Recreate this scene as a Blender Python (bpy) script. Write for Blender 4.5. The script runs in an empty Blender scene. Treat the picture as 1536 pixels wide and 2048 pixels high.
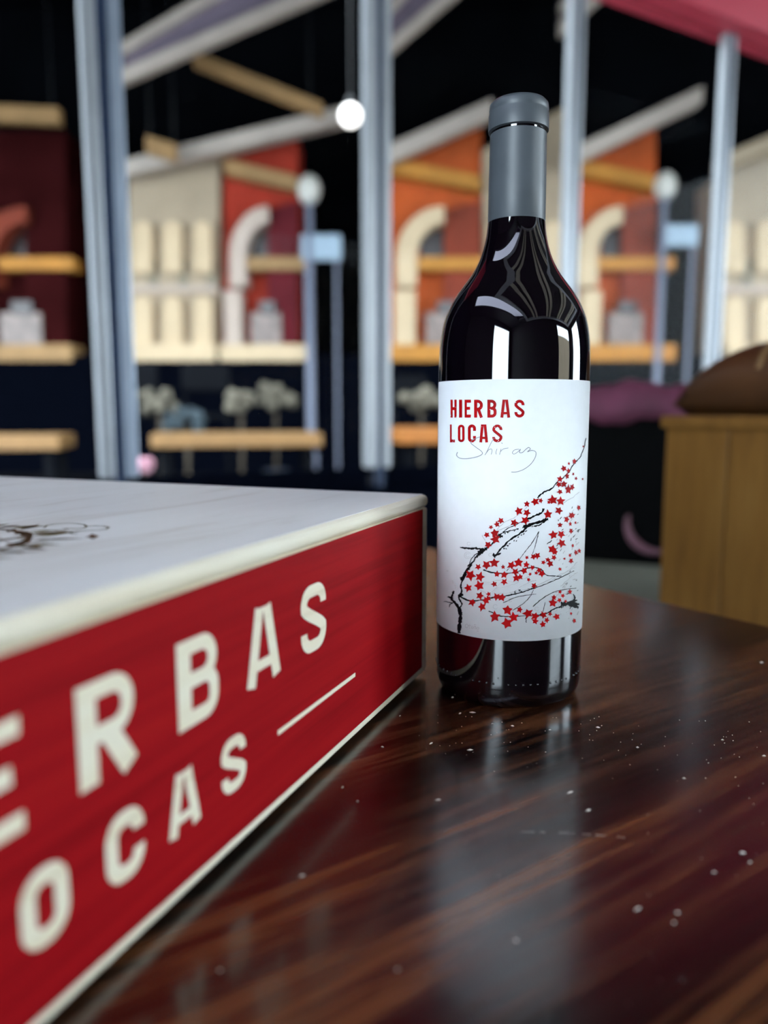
import bpy, bmesh, math, random
from mathutils import Vector, Matrix

random.seed(7)
SC = bpy.context.scene
COL = SC.collection

# ------------------------------------------------------------------ camera
FPX, PITCH, H = 1538.0, math.radians(7.34), 0.142       # focal length in px (1536x2048), tilt, eye above table
cam_d = bpy.data.cameras.new('camera')
cam = bpy.data.objects.new('camera', cam_d); COL.objects.link(cam)
cam.location = (0, 0, H)
cam.rotation_euler = (math.radians(90) - PITCH, 0, 0)
cam_d.sensor_fit = 'VERTICAL'; cam_d.sensor_height = 36.0; cam_d.sensor_width = 27.0
cam_d.lens = 36.0 * FPX / 2048.0
cam_d.clip_start = 0.01; cam_d.clip_end = 200
cam_d.dof.use_dof = True
cam_d.dof.focus_distance = 0.350
cam_d.dof.aperture_fstop = 4.5
SC.camera = cam

# ------------------------------------------------------------------ daylight
world = bpy.data.worlds.new('overcast_sky'); SC.world = world
world.use_nodes = True
bg = world.node_tree.nodes['Background']
bg.inputs[0].default_value = (0.74, 0.89, 1.0, 1)
bg.inputs[1].default_value = 12.0
SC.view_settings.view_transform = 'Standard'
SC.view_settings.look = 'None'
SC.view_settings.gamma = 1.0
SC.view_settings.use_curve_mapping = False
SC.view_settings.exposure = 0.6

# ------------------------------------------------------------------ pixel -> place
def ray(x, y):
    u = (x - 768) / FPX; v = (1024 - y) / FPX
    return Vector((u, math.cos(PITCH) + v * math.sin(PITCH), -math.sin(PITCH) + v * math.cos(PITCH)))
def ground(x, y, z=0.0):
    r = ray(x, y); t = (z - H) / r.z
    return Vector((0, 0, H)) + r * t
def at(x, y, Y):
    r = ray(x, y); t = Y / r.y
    return Vector((0, 0, H)) + r * t

# ------------------------------------------------------------------ materials
MATS = {}
def nodes_of(name):
    m = bpy.data.materials.new(name); m.use_nodes = True
    nt = m.node_tree; b = nt.nodes['Principled BSDF']
    MATS[name] = m
    return m, nt, b
def plain(name, col, rough=0.6, spec=0.5, metal=0.0, var=0.12, scale=30.0, bump=0.0, emit=None, coat=0.0):
    """base colour with a soft procedural mottling"""
    m, nt, b = nodes_of(name)
    N, L = nt.nodes, nt.links
    tc = N.new('ShaderNodeTexCoord'); nz = N.new('ShaderNodeTexNoise')
    nz.inputs['Scale'].default_value = scale; nz.inputs['Detail'].default_value = 3
    L.new(tc.outputs['Object'], nz.inputs['Vector'])
    rp = N.new('ShaderNodeValToRGB')
    rp.color_ramp.elements[0].position = .3; rp.color_ramp.elements[1].position = .7
    rp.color_ramp.elements[0].color = tuple(c * (1 - var) for c in col) + (1,)
    rp.color_ramp.elements[1].color = tuple(min(1, c * (1 + var)) for c in col) + (1,)
    L.new(nz.outputs['Fac'], rp.inputs['Fac']); L.new(rp.outputs['Color'], b.inputs['Base Color'])
    b.inputs['Roughness'].default_value = rough
    b.inputs['Specular IOR Level'].default_value = spec
    b.inputs['Metallic'].default_value = metal
    b.inputs['Coat Weight'].default_value = coat
    if bump:
        bp = N.new('ShaderNodeBump'); bp.inputs['Strength'].default_value = bump; bp.inputs['Distance'].default_value = .002
        L.new(nz.outputs['Fac'], bp.inputs['Height']); L.new(bp.outputs['Normal'], b.inputs['Normal'])
    if emit:
        b.inputs['Emission Color'].default_value = tuple(emit[:3]) + (1,)
        b.inputs['Emission Strength'].default_value = emit[3]
    return m
def grained(name, cols, scale, stretch, rough=0.4, spec=0.5, coat=0.0, coat_rough=0.05, bump=0.05, bdist=.0005, fine=1.0, dist=0.6, rvar=0.0):
    """wood: noise stretched along object X, plus a finer layer"""
    m, nt, b = nodes_of(name)
    N, L = nt.nodes, nt.links
    tc = N.new('ShaderNodeTexCoord'); mp = N.new('ShaderNodeMapping')
    mp.inputs['Scale'].default_value = stretch
    L.new(tc.outputs['Object'], mp.inputs['Vector'])
    n1 = N.new('ShaderNodeTexNoise'); n1.inputs['Scale'].default_value = scale; n1.inputs['Detail'].default_value = 5
    n1.inputs['Distortion'].default_value = dist
    n2 = N.new('ShaderNodeTexNoise'); n2.inputs['Scale'].default_value = scale * 5.5; n2.inputs['Detail'].default_value = 3
    L.new(mp.outputs['Vector'], n1.inputs['Vector']); L.new(mp.outputs['Vector'], n2.inputs['Vector'])
    mx = N.new('ShaderNodeMath'); mx.operation = 'MULTIPLY_ADD'
    mx.inputs[1].default_value = .35 * fine; L.new(n2.outputs['Fac'], mx.inputs[0]); L.new(n1.outputs['Fac'], mx.inputs[2])
    sb = N.new('ShaderNodeMath'); sb.operation = 'SUBTRACT'; sb.inputs[1].default_value = .175 * fine
    L.new(mx.outputs[0], sb.inputs[0])
    rp = N.new('ShaderNodeValToRGB'); els = rp.color_ramp.elements
    while len(els) < len(cols): els.new(.5)
    for e, (p, c) in zip(els, cols): e.position = p; e.color = tuple(c) + (1,)
    L.new(sb.outputs[0], rp.inputs['Fac']); L.new(rp.outputs['Color'], b.inputs['Base Color'])
    b.inputs['Roughness'].default_value = rough; b.inputs['Specular IOR Level'].default_value = spec
    b.inputs['Coat Weight'].default_value = coat; b.inputs['Coat Roughness'].default_value = coat_rough
    if rvar:
        ma = N.new('ShaderNodeMath'); ma.operation = 'MULTIPLY_ADD'; ma.inputs[1].default_value = rvar; ma.inputs[2].default_value = rough - rvar * .5
        L.new(n2.outputs['Fac'], ma.inputs[0]); L.new(ma.outputs[0], b.inputs['Roughness'])
    if bump:
        bp = N.new('ShaderNodeBump'); bp.inputs['Strength'].default_value = bump; bp.inputs['Distance'].default_value = bdist
        L.new(sb.outputs[0], bp.inputs['Height']); L.new(bp.outputs['Normal'], b.inputs['Normal'])
    return m

grained('table_wood', [(.32, (.0025, .0010, .0007)), (.45, (.013, .0042, .0020)), (.55, (.050, .0160, .0058)), (.68, (.125, .044, .015))],
        3.4, (.9, 13, 13), rough=.22, spec=.75, coat=.35, coat_rough=.14, bump=.16, bdist=.0006, rvar=.14, fine=1.9, dist=.5)
grained('white_wood', [(.30, (.78, .74, .69)), (.44, (.88, .855, .82)), (.70, (.91, .89, .86))], 5.0, (1.2, 6, 6), rough=.45, spec=.35, bump=.015, dist=1.4, fine=.25)
grained('cream_wood', [(.30, (.78, .66, .46)), (.48, (.90, .81, .63)), (.70, (.93, .86, .70))], 9.0, (1.0, 8, 14), rough=.5, spec=.35, bump=.03, fine=.5)
grained('cream_print', [(.30, (.80, .69, .50)), (.45, (.93, .83, .64)), (.70, (.95, .87, .70))], 9.0, (.7, 1, 22), rough=.5, spec=.3, bump=.05, fine=.3, dist=.2)
grained('red_print', [(.25, (.26, .003, .006)), (.50, (.36, .0050, .009)), (.75, (.41, .008, .010))], 9.0, (.7, 1, 24), rough=.5, spec=.06, bump=.05, fine=.5, dist=.2)
grained('oak_board', [(.25, (.15, .060, .008)), (.5, (.22, .095, .014)), (.75, (.27, .13, .026))], 6.0, (8, 8, .8), rough=.5, bump=.04)
plain('bottle_glass', (.0022, .0010, .0022), rough=.018, spec=1.0, var=.1)
plain('capsule_foil', (.068, .078, .088), rough=.42, spec=.5, var=.06, scale=120, bump=.05)
plain('label_paper', (.86, .87, .88), rough=.55, spec=.3, var=.015, scale=200)
plain('print_red', (.38, .0035, .005), spec=.08, rough=.5, var=.25, scale=180)
plain('print_black', (.003, .003, .004), spec=.08, rough=.5, var=.2)
plain('print_grey', (.22, .22, .24), rough=.5, var=.2)
plain('print_pale', (.52, .50, .50), rough=.5, var=.2)
plain('stamp_brown', (.115, .055, .018), rough=.55, var=.35, scale=60)
plain('stamp_olive', (.17, .13, .05), rough=.55, var=.35, scale=60)
plain('crumb', (.62, .56, .50), rough=.7, var=.3, scale=200)
plain('aluminium', (.34, .355, .38), rough=.38, metal=.35, var=.05, scale=12)
plain('aluminium_blue', (.27, .31, .38), rough=.35, metal=.3, var=.08, scale=12)
plain('gasket_navy', (.012, .024, .055), rough=.5, spec=.2, var=.2)
plain('sill_navy', (.0016, .0022, .0048), rough=.6, spec=.0, var=.3)
plain('header_red', (.40, .020, .045), rough=.5, var=.05, scale=3)
plain('wall_dark', (.020, .019, .020), rough=.8, var=.2, scale=4)
plain('ceiling_dark', (.006, .006, .007), rough=.8, var=.2, scale=4)
plain('rafter_cream', (.86, .76, .62), rough=.6, var=.08, scale=6)
plain('ceiling_border', (.55, .55, .60), rough=.6, var=.05, scale=6)
plain('floor_tile', (.24, .22, .20), rough=.5, var=.2, scale=3)
plain('paving', (.60, .60, .60), rough=.8, var=.1, scale=2)
plain('street_dark', (.006, .006, .008), rough=.8, spec=.1, var=.3, scale=2)
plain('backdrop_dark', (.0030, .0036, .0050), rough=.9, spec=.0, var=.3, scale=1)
plain('cream_render', (.42, .33, .23), rough=.8, var=.08, scale=2)
plain('cream_stone', (.66, .50, .32), rough=.8, var=.07, scale=3)
plain('pale_stone', (.54, .43, .36), rough=.8, var=.07, scale=3)
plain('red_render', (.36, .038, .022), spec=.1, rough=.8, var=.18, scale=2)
plain('red_shade_render', (.120, .014, .020), spec=.1, rough=.8, var=.2, scale=2)  # red render with shade put into the colour
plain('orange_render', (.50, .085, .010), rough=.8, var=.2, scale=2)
plain('rust_shade_render', (.22, .030, .010), rough=.8, var=.2, scale=2)  # orange render with shade in its colour, also the rust arch
plain('maroon_render', (.034, .0055, .006), spec=.0, rough=.8, var=.25, scale=2)
plain('tan_timber', (.36, .21, .085), rough=.7, var=.15, scale=3)
plain('amber_timber', (.52, .22, .03), rough=.7, var=.15, scale=3)
plain('rail_grey', (.56, .48, .42), rough=.7, var=.08, scale=3)
plain('mauve_cloth', (.20, .16, .22), rough=.8, var=.1, scale=3)
plain('dark_window', (.030, .016, .016), rough=.25, var=.3)
plain('shop_pane', (.24, .18, .16), rough=.4, var=.4, scale=6)
plain('olive_window', (.16, .125, .06), rough=.3, var=.3)
plain('sign_blue', (.36, .47, .58), rough=.6, var=.06, scale=3)
plain('lamp_post_grey', (.20, .22, .30), rough=.5, var=.1)
plain('lamp_white', (.62, .60, .55), rough=.4, var=.03, emit=None)
plain('pendant_white', (.9, .9, .88), rough=.4, var=.02, emit=(1, .98, .95, 3.0))
plain('bench_timber', (.20, .105, .034), rough=.6, var=.12, scale=5)
plain('bench_amber', (.32, .11, .018), rough=.6, var=.12, scale=5)
plain('chair_black', (.003, .0035, .005), rough=.6, spec=.05, var=.2)
plain('shrub_grey', (.13, .115, .085), rough=.9, var=.4, scale=14)
plain('shrub_stem', (.06, .045, .03), rough=.9, var=.3)
plain('shrub_teal', (.03, .045, .055), rough=.9, var=.4, scale=14)
plain('pot_navy', (.010, .018, .036), rough=.5, var=.3)
plain('flower_pink', (.55, .27, .34), rough=.7, var=.2, scale=40)
plain('leather_brown', (.075, .028, .008), rough=.45, var=.3, scale=14, bump=.2)
plain('leather_seam', (.24, .13, .05), rough=.6, var=.2)
plain('panel_black', (.0020, .0020, .0022), rough=.6, spec=.03, var=.2)
plain('cloth_purple', (.11, .020, .048), rough=.75, var=.3, scale=12)
plain('emblem_pink', (.15, .060, .085), rough=.5, var=.25, scale=14)
plain('bench_sage', (.13, .13, .10), rough=.6, var=.12, scale=8)
plain('rod_dark', (.02, .02, .022), rough=.5, var=.1)

def glass_pane_mat(name, tint, ior):
    m = bpy.data.materials.new(name); m.use_nodes = True
    nt = m.node_tree; N, L = nt.nodes, nt.links
    for n in list(N): N.remove(n)
    out = N.new('ShaderNodeOutputMaterial'); mix = N.new('ShaderNodeMixShader')
    tr = N.new('ShaderNodeBsdfTransparent'); gl = N.new('ShaderNodeBsdfGlossy'); fr = N.new('ShaderNodeFresnel')
    tr.inputs['Color'].default_value = tuple(tint) + (1,)
    gl.inputs['Roughness'].default_value = .02; fr.inputs['IOR'].default_value = ior
    L.new(fr.outputs[0], mix.inputs[0]); L.new(tr.outputs[0], mix.inputs[1]); L.new(gl.outputs[0], mix.inputs[2])
    L.new(mix.outputs[0], out.inputs['Surface'])
    MATS[name] = m
glass_pane_mat('tinted_glass', (.76, .75, .74), 1.05)
glass_pane_mat('added_skylight_glass', (.50, .48, .52), 1.2)

# ------------------------------------------------------------------ mesh helpers
class MB:
    def __init__(s): s.v = []; s.f = []
    def add(s, verts, faces):
        o = len(s.v); s.v += [Vector(p) for p in verts]; s.f += [tuple(i + o for i in f) for f in faces]
        return s
    def box(s, x0, x1, y0, y1, z0, z1, M=None):
        p = [Vector((x, y, z)) for z in (z0, z1) for y in (y0, y1) for x in (x0, x1)]
        if M is not None: p = [M @ q for q in p]
        return s.add(p, [(0, 2, 3, 1), (4, 5, 7, 6), (0, 1, 5, 4), (2, 6, 7, 3), (0, 4, 6, 2), (1, 3, 7, 5)])
    def prism(s, poly, d, n=None):
        """poly: 3D points of a front face; extruded by vector d"""
        k = len(poly); d = Vector(d)
        p = [Vector(q) for q in poly]; p += [q + d for q in p]
        f = [tuple(range(k)), tuple(range(2 * k - 1, k - 1, -1))] + [(i, i + k, (i + 1) % k + k, (i + 1) % k) for i in range(k)]
        return s.add(p, f)
    def lathe(s, prof, c=(0, 0, 0), seg=48):
        c = Vector(c); vs = []; fs = []
        for r, z in prof:
            for i in range(seg):
                a = 2 * math.pi * i / seg
                vs.append(c + Vector((r * math.cos(a), r * math.sin(a), z)))
        for j in range(len(prof) - 1):
            for i in range(seg):
                a, b = j * seg + i, j * seg + (i + 1) % seg
                fs.append((a, b, b + seg, a + seg))
        fs.append(tuple(range(seg - 1, -1, -1))); fs.append(tuple(range((len(prof) - 1) * seg, len(prof) * seg)))
        return s.add(vs, fs)
    def tube(s, pts, r, seg=8):
        pts = [Vector(p) for p in pts]; vs = []; fs = []
        for i, p in enumerate(pts):
            t = (pts[min(i + 1, len(pts) - 1)] - pts[max(i - 1, 0)]).normalized()
            a = Vector((0, 0, 1)) if abs(t.z) < .9 else Vector((1, 0, 0))
            u = t.cross(a).normalized(); w = t.cross(u)
            rr = r[i] if isinstance(r, (list, tuple)) else r
            for k in range(seg):
                q = 2 * math.pi * k / seg
                vs.append(p + (u * math.cos(q) + w * math.sin(q)) * rr)
        for i in range(len(pts) - 1):
            for k in range(seg):
                fs.append((i * seg + k, i * seg + (k + 1) % seg, (i + 1) * seg + (k + 1) % seg, (i + 1) * seg + k))
        fs.append(tuple(range(seg - 1, -1, -1))); fs.append(tuple(range((len(pts) - 1) * seg, len(pts) * seg)))
        return s.add(vs, fs)
    def ball(s, c, r, seg=12, rings=8, sq=(1, 1, 1), jit=0.0):
        c = Vector(c)
        prof = [(math.sin(math.pi * j / rings), -math.cos(math.pi * j / rings)) for j in range(1, rings)]
        vs = [c + Vector((0, 0, -r * sq[2]))]; fs = []
        for pr, pz in prof:
            for i in range(seg):
                a = 2 * math.pi * i / seg; k = 1 + random.uniform(-jit, jit)
                vs.append(c + Vector((r * k * pr * math.cos(a) * sq[0], r * k * pr * math.sin(a) * sq[1], r * k * pz * sq[2])))
        vs.append(c + Vector((0, 0, r * sq[2])))
        for i in range(seg): fs.append((0, 1 + (i + 1) % seg, 1 + i))
        for j in range(rings - 2):
            for i in range(seg):
                a, b = 1 + j * seg + i, 1 + j * seg + (i + 1) % seg
                fs.append((a, b, b + seg, a + seg))
        o = 1 + (rings - 2) * seg
        for i in range(seg): fs.append((o + i, o + (i + 1) % seg, len(vs) - 1))
        return s.add(vs, fs)
    def build(s, name, mat, parent=None, smooth=False, bevel=0, bseg=2, matrix=None, recalc=True):
        me = bpy.data.meshes.new(name)
        me.from_pydata([tuple(p) for p in s.v], [], s.f); me.update()
        if recalc:
            bm = bmesh.new(); bm.from_mesh(me); bmesh.ops.recalc_face_normals(bm, faces=bm.faces); bm.to_mesh(me); bm.free()
        me.materials.append(MATS[mat])
        if smooth:
            for p in me.polygons: p.use_smooth = True
        o = bpy.data.objects.new(name, me); COL.objects.link(o)
        if matrix is not None: o.matrix_local = matrix
        if parent is not None: o.parent = parent
        if bevel:
            bv = o.modifiers.new('bevel', 'BEVEL'); bv.width = bevel; bv.segments = bseg; bv.limit_method = 'ANGLE'; bv.angle_limit = math.radians(35)
        return o

def tag(o, label=None, cat=None, group=None, kind=None):
    if label: o['label'] = label
    if cat: o['category'] = cat
    if group: o['group'] = group
    if kind: o['kind'] = kind
    return o
def empty(name, loc=(0, 0, 0), rz=0.0):
    o = bpy.data.objects.new(name, None); COL.objects.link(o)
    o.empty_display_size = .05; o.location = loc; o.rotation_euler = (0, 0, rz)
    return o
def struct(o): o['kind'] = 'structure'; return o

def ribbon(mb, pts, w, fn, closed=False, sub=None):
    """flat stroke through 2D pts, width w (number or list), mitred, mapped to 3D by fn"""
    n = len(pts); L, R = [], []
    for i in range(n):
        p = Vector(pts[i]).to_2d()
        a = Vector(pts[i - 1]).to_2d() if (i > 0 or closed) else None
        b = Vector(pts[(i + 1) % n]).to_2d() if (i < n - 1 or closed) else None
        ds = []
        if a is not None and (p - a).length > 1e-9: ds.append((p - a).normalized())
        if b is not None and (b - p).length > 1e-9: ds.append((b - p).normalized())
        t = sum(ds, Vector((0, 0)))
        if t.length < 1e-6: t = ds[0]
        t.normalize(); nn = Vector((-t.y, t.x))
        k = 1.0 / max(.5, abs(nn.dot(Vector((-ds[0].y, ds[0].x)))))
        ww = (w[i] if isinstance(w, (list, tuple)) else w) * .5 * k
        L.append(p + nn * ww); R.append(p - nn * ww)
    o = len(mb.v)
    for l, r in zip(L, R): mb.v += [Vector(fn(*l)), Vector(fn(*r))]
    m = n if closed else n - 1
    for i in range(m):
        j = (i + 1) % n
        mb.f.append((o + 2 * i, o + 2 * i + 1, o + 2 * j + 1, o + 2 * j))
def polyg(mb, pts, fn):
    o = len(mb.v); mb.v += [Vector(fn(*p)) for p in pts]; mb.f.append(tuple(range(o, o + len(pts))))
def arc(cx, cy, rx, ry, a0, a1, n=8):
    return [(cx + rx * math.cos(math.radians(a0 + (a1 - a0) * i / n)), cy + ry * math.sin(math.radians(a0 + (a1 - a0) * i / n))) for i in range(n + 1)]

def glyph(ch, w, h, t, th=None):
    """strokes of a bold condensed capital in a w x h cell: list of (points, width, closed)"""
    th = th or t; q = t / 2; k = th / 2
    r = min(w / 2 - q, h * .24)
    if ch == 'I': return [([(w / 2, 0), (w / 2, h)], t, False)]
    if ch == 'H': return [([(q, 0), (q, h)], t, False), ([(w - q, 0), (w - q, h)], t, False), ([(q, h / 2), (w - q, h / 2)], th, False)]
    if ch == 'L': return [([(q, 0), (q, h)], t, False), ([(q, k), (w, k)], th, False)]
    if ch == 'E': return [([(q, 0), (q, h)], t, False), ([(q, k), (w, k)], th, False), ([(q, h - k), (w, h - k)], th, False), ([(q, h * .52), (w * .86, h * .52)], th, False)]
    if ch == 'O':
        p = arc(w - q - r, h - k - r, r, r, 0, 90) + arc(q + r, h - k - r, r, r, 90, 180) + arc(q + r, k + r, r, r, 180, 270) + arc(w - q - r, k + r, r, r, 270, 360)
        return [(p, t, True)]
    if ch == 'C':
        p = [(w - q, h * .64)] + arc(w - q - r, h - k - r, r, r, 0, 90) + arc(q + r, h - k - r, r, r, 90, 180) + arc(q + r, k + r, r, r, 180, 270) + arc(w - q - r, k + r, r, r, 270, 360) + [(w - q, h * .36)]
        return [(p, t, False)]
    if ch == 'A':
        return [([(w * .5 - t * .42, h), (q * .95, 0)], t * .92, False), ([(w * .5 + t * .42, h), (w - q * .95, 0)], t * .92, False),
                ([(w * .5 - t * .8, h - .02 * h), (w * .5 + t * .8, h - .02 * h)], .04 * h, False), ([(w * .22, h * .25), (w * .78, h * .25)], th * .8, False)]
    if ch == 'R':
        rr = (h * .5 - th) / 2 + k * .55
        b = [(q, h - k)] + arc(w - q - rr, h - k - rr, rr, rr, 90, 0, 6) + arc(w - q - rr, h * .47 + rr, rr, rr, 0, -90, 6) + [(q, h * .47)]
        return [([(q, 0), (q, h)], t, False), (b, th, False), ([(w * .50, h * .46), (w - q * .95, 0)], t * .95, False)]
    if ch == 'B':
        r1 = (h * .48 - th) / 2 + k * .5; r2 = h * .26 - k
        b1 = [(q, h - k)] + arc(w - q * 1.15 - r1, h - k - r1, r1, r1, 90, 0, 6) + arc(w - q * 1.15 - r1, h * .52 + r1, r1, r1, 0, -90, 6) + [(q, h * .52)]
        b2 = [(q, h * .52)] + arc(w - q - r2, h * .52 - r2, r2, r2, 90, 0, 6) + arc(w - q - r2, k + r2, r2, r2, 0, -90, 6) + [(q, k)]
        return [([(q, 0), (q, h)], t, False), (b1, th, False), (b2, th, False)]
    if ch == 'S':
        r = min(w / 2 - q, h * .21); ry = h * .20
        p = arc(w - q - r, h - k - ry, r, ry, -8, 90) + arc(q + r, h - k - ry, r, ry, 90, 190)
        xa, ya = p[-1]; xb, yb = w - xa, h - ya
        for i in range(1, 8):
            u = i / 8; sm = u * u * (3 - 2 * u); p.append((xa + (xb - xa) * (.55 * u + .45 * sm), ya + (yb - ya) * u))
        p += arc(w - q - r, k + ry, r, ry, 10, -90) + arc(q + r, k + ry, r, ry, 270, 172)
        return [(p, (t + th) / 2 * .94, False)]
def put_glyph(mb, ch, x, y, w, h, t, fn, th=None, flipx=False):
    for i, (pts, ww, cl) in enumerate(glyph(ch, w, h, t, th)):
        pp = [((x - px) if flipx else (x + px), y + py) for px, py in pts]
        ribbon(mb, pp, ww, lambda a, b, i=i: fn(a, b, i * 2.5e-5), cl)

FLOOR = -0.75

# ================================================================== THE ROOM
# glazing line: mullion n stands at GP(n); room axes u along the glazing, v into the room
def GP(n, z=0.0):
    k = 2.04
    return Vector(((-543 + 518.7 * n) / FPX * k, k * (1 + .191 * n), z))
U = (GP(1) - GP(0)).normalized(); V = Vector((U.y, -U.x, 0)); PW = (GP(1) - GP(0)).length
RM = Matrix(((U.x, V.x, 0, GP(0).x), (U.y, V.y, 0, GP(0).y), (0, 0, 1, 0), (0, 0, 0, 1)))    # (u, v, z) from mullion 0
UL, UR, VB = -3.6, 5.2, 5.6
CEIL, SILL, HEAD = 2.20, -.03, 1.60

def rbox(name, u0, u1, v0, v1, z0, z1, mat, bevel=0):
    return MB().box(u0, u1, v0, v1, z0, z1).build(name, mat, matrix=RM, bevel=bevel)
struct(rbox('floor', UL - .2, UR + .2, -.1, VB + .2, FLOOR - .1, FLOOR, 'floor_tile'))
KU0, KU1, KV0, KV1 = -2.25, -1.45, .5, 5.2        # added skylight strip, out of view, to brighten the case lid
cm_ = MB()
cm_.box(UL - .2, KU0, -.1, VB + .2, CEIL + .1, CEIL + .22).box(KU1, UR + .2, -.1, VB + .2, CEIL + .1, CEIL + .22)
cm_.box(KU0, KU1, -.1, KV0, CEIL + .1, CEIL + .22).box(KU0, KU1, KV1, VB + .2, CEIL + .1, CEIL + .22)
ceil_ = struct(cm_.build('ceiling', 'ceiling_dark', matrix=RM))
MB().box(KU0 - .02, KU1 + .02, KV0 - .02, KV1 + .02, CEIL + .22, CEIL + .235).build('added_skylight_pane', 'added_skylight_glass', ceil_)
def cbox(name, u0, u1, v0, v1, z0, z1, mat): MB().box(u0, u1, v0, v1, z0, z1).build(name, mat, ceil_)
FU0, FU1, FV0, FV1 = -1.4, 4.6, 1.75, 5.45
cbox('border_beam', FU0, FU1, FV0, FV0 + .26, CEIL, CEIL + .1, 'ceiling_border'); cbox('border_beam', FU0, FU1, FV1 - .2, FV1, CEIL, CEIL + .1, 'ceiling_border')
cbox('border_beam', FU0, FU0 + .22, FV0 + .26, FV1 - .2, CEIL, CEIL + .1, 'ceiling_border'); cbox('border_beam', FU1 - .26, FU1, FV0 + .26, FV1 - .2, CEIL, CEIL + .1, 'ceiling_border')
for uc in (-.35, 1.0, 2.35, 3.7):
    for d in (-.15, .15): cbox('rafter', uc + d - .075, uc + d + .075, FV0 + .26, FV1 - .2, CEIL + .02, CEIL + .1, 'rafter_cream')
# walls with daylight openings
wl = MB()          # left wall: tall doorway
D0, D1 = 3.1, 5.2
wl.box(UL - .12, UL, 0, D0, FLOOR, CEIL + .1); wl.box(UL - .12, UL, D1, VB, FLOOR, CEIL + .1); wl.box(UL - .12, UL, D0, D1, 1.95, CEIL + .1)
struct(wl.build('wall_left', 'wall_dark', matrix=RM))
wr = MB()          # right wall: wide opening above a parapet
wr.box(UR, UR + .12, 0, .5, FLOOR, CEIL + .1); wr.box(UR, UR + .12, 5.0, VB, FLOOR, CEIL + .1); wr.box(UR, UR + .12, .5, 5.0, FLOOR, -.5)
wr.box(UR, UR + .12, .5, 5.0, 2.1, CEIL + .1)
struct(wr.build('wall_right', 'wall_dark', matrix=RM))
wb = MB()          # back wall: openings towards the street
ops = [(2.1, 4.6)]
edges = [UL] + [e for o in ops for e in o] + [UR]
for a, b in zip(edges[::2], edges[1::2]): wb.box(a, b, VB, VB + .12, FLOOR, CEIL + .1)
for a, b in ops: wb.box(a, b, VB, VB + .12, 2.0, CEIL + .1); wb.box(a, b, VB, VB + .12, FLOOR, -.2)
struct(wb.build('wall_back', 'wall_dark', matrix=RM))
# glazed front: dark base wall, silver stiles, tinted panes, red header
wf = MB().box(UL, UR, -.08, .08, FLOOR, SILL - .06).box(UL, -PW - .03, -.08, .08, SILL - .06, CEIL + .1).box(6 * PW + .03, UR, -.08, .08, SILL - .06, CEIL + .1)
struct(wf.build('wall_front', 'sill_navy', matrix=RM))
struct(rbox('street_house_wall', 1.2, 9.5, VB + 4.0, VB + 4.3, FLOOR - .12, 2.6, 'cream_render'))
for n in range(-1, 6):
    u = n * PW
    w = struct(tag(empty('window_%d' % (n + 2), RM @ Vector((u, 0, SILL)), math.atan2(U.y, U.x))))
    z1 = HEAD - SILL
    e = .018 if n < 1 else (.010 if n == 1 else -.004)      # jamb play
    sw = .034 if n < 1 else (.030 if n == 1 else .020)      # stile width
    sr = .038 if n < 1 else (.030 if n == 1 else .016)
    MB().box(.020, PW - .016, -.006, .006, -.03, z1).build('pane', 'tinted_glass', w)
    MB().box(.012 + e, .012 + sw + e, -.020, .014, .0, z1).build('stile', 'aluminium_blue' if n == 0 else 'aluminium', w, bevel=.005)
    MB().box(PW - .014 - sr + e, PW - .014 + e, -.020, .014, .0, z1).build('stile', 'aluminium', w, bevel=.005)
    MB().box(PW - .014 + e, PW + .012 + e, -.018, .004, -.07, z1).build('gasket', 'gasket_navy', w)
    MB().box(PW - .004 + e, PW + .006 + e, -.018, .010, -.07, z1).build('edge_bead', 'aluminium_blue', w, bevel=.003)
    MB().box(.012 + sw + e, PW - .014 - sr + e, -.02, .02, -.06, -.0).build('bottom_rail', 'sill_navy', w)
struct(rbox('trim_1', -PW - .03, 6 * PW + .03, -.06, .09, HEAD, CEIL + .1, 'header_red'))

# ================================================================== OUTSIDE
struct(MB().box(-40, 40, -40, 40, FLOOR - .3, FLOOR - .12).build('street_ground', 'paving'))
SY = 12.0      # the row of little houses, built in place of reflections in the panes
struct(MB().box(-12, 16, 3.6 + 1.6, 15, FLOOR - .12, FLOOR - .02).build('passage_floor', 'street_dark'))
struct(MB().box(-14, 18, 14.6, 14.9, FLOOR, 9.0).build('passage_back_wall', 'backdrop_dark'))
struct(MB().box(-14, 18, 5.2, 14.9, 7.2, 7.4).build('shade_roof', 'backdrop_dark'))  # added roof, out of view, to shade the houses
struct(MB().box(-14, 18, 5.2, 5.4, 3.7, 7.2).build('shade_fascia', 'backdrop_dark'))  # added and unseen, hangs low to dim the house fronts
struct(MB().box(-14, -13.8, 5.4, 14.9, FLOOR, 7.2).build('shade_side_wall', 'backdrop_dark'))  # added unseen walls at both ends, keeping side daylight off the houses
struct(MB().box(17.8, 18, 5.4, 14.9, FLOOR, 7.2).build('shade_side_wall', 'backdrop_dark'))

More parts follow.
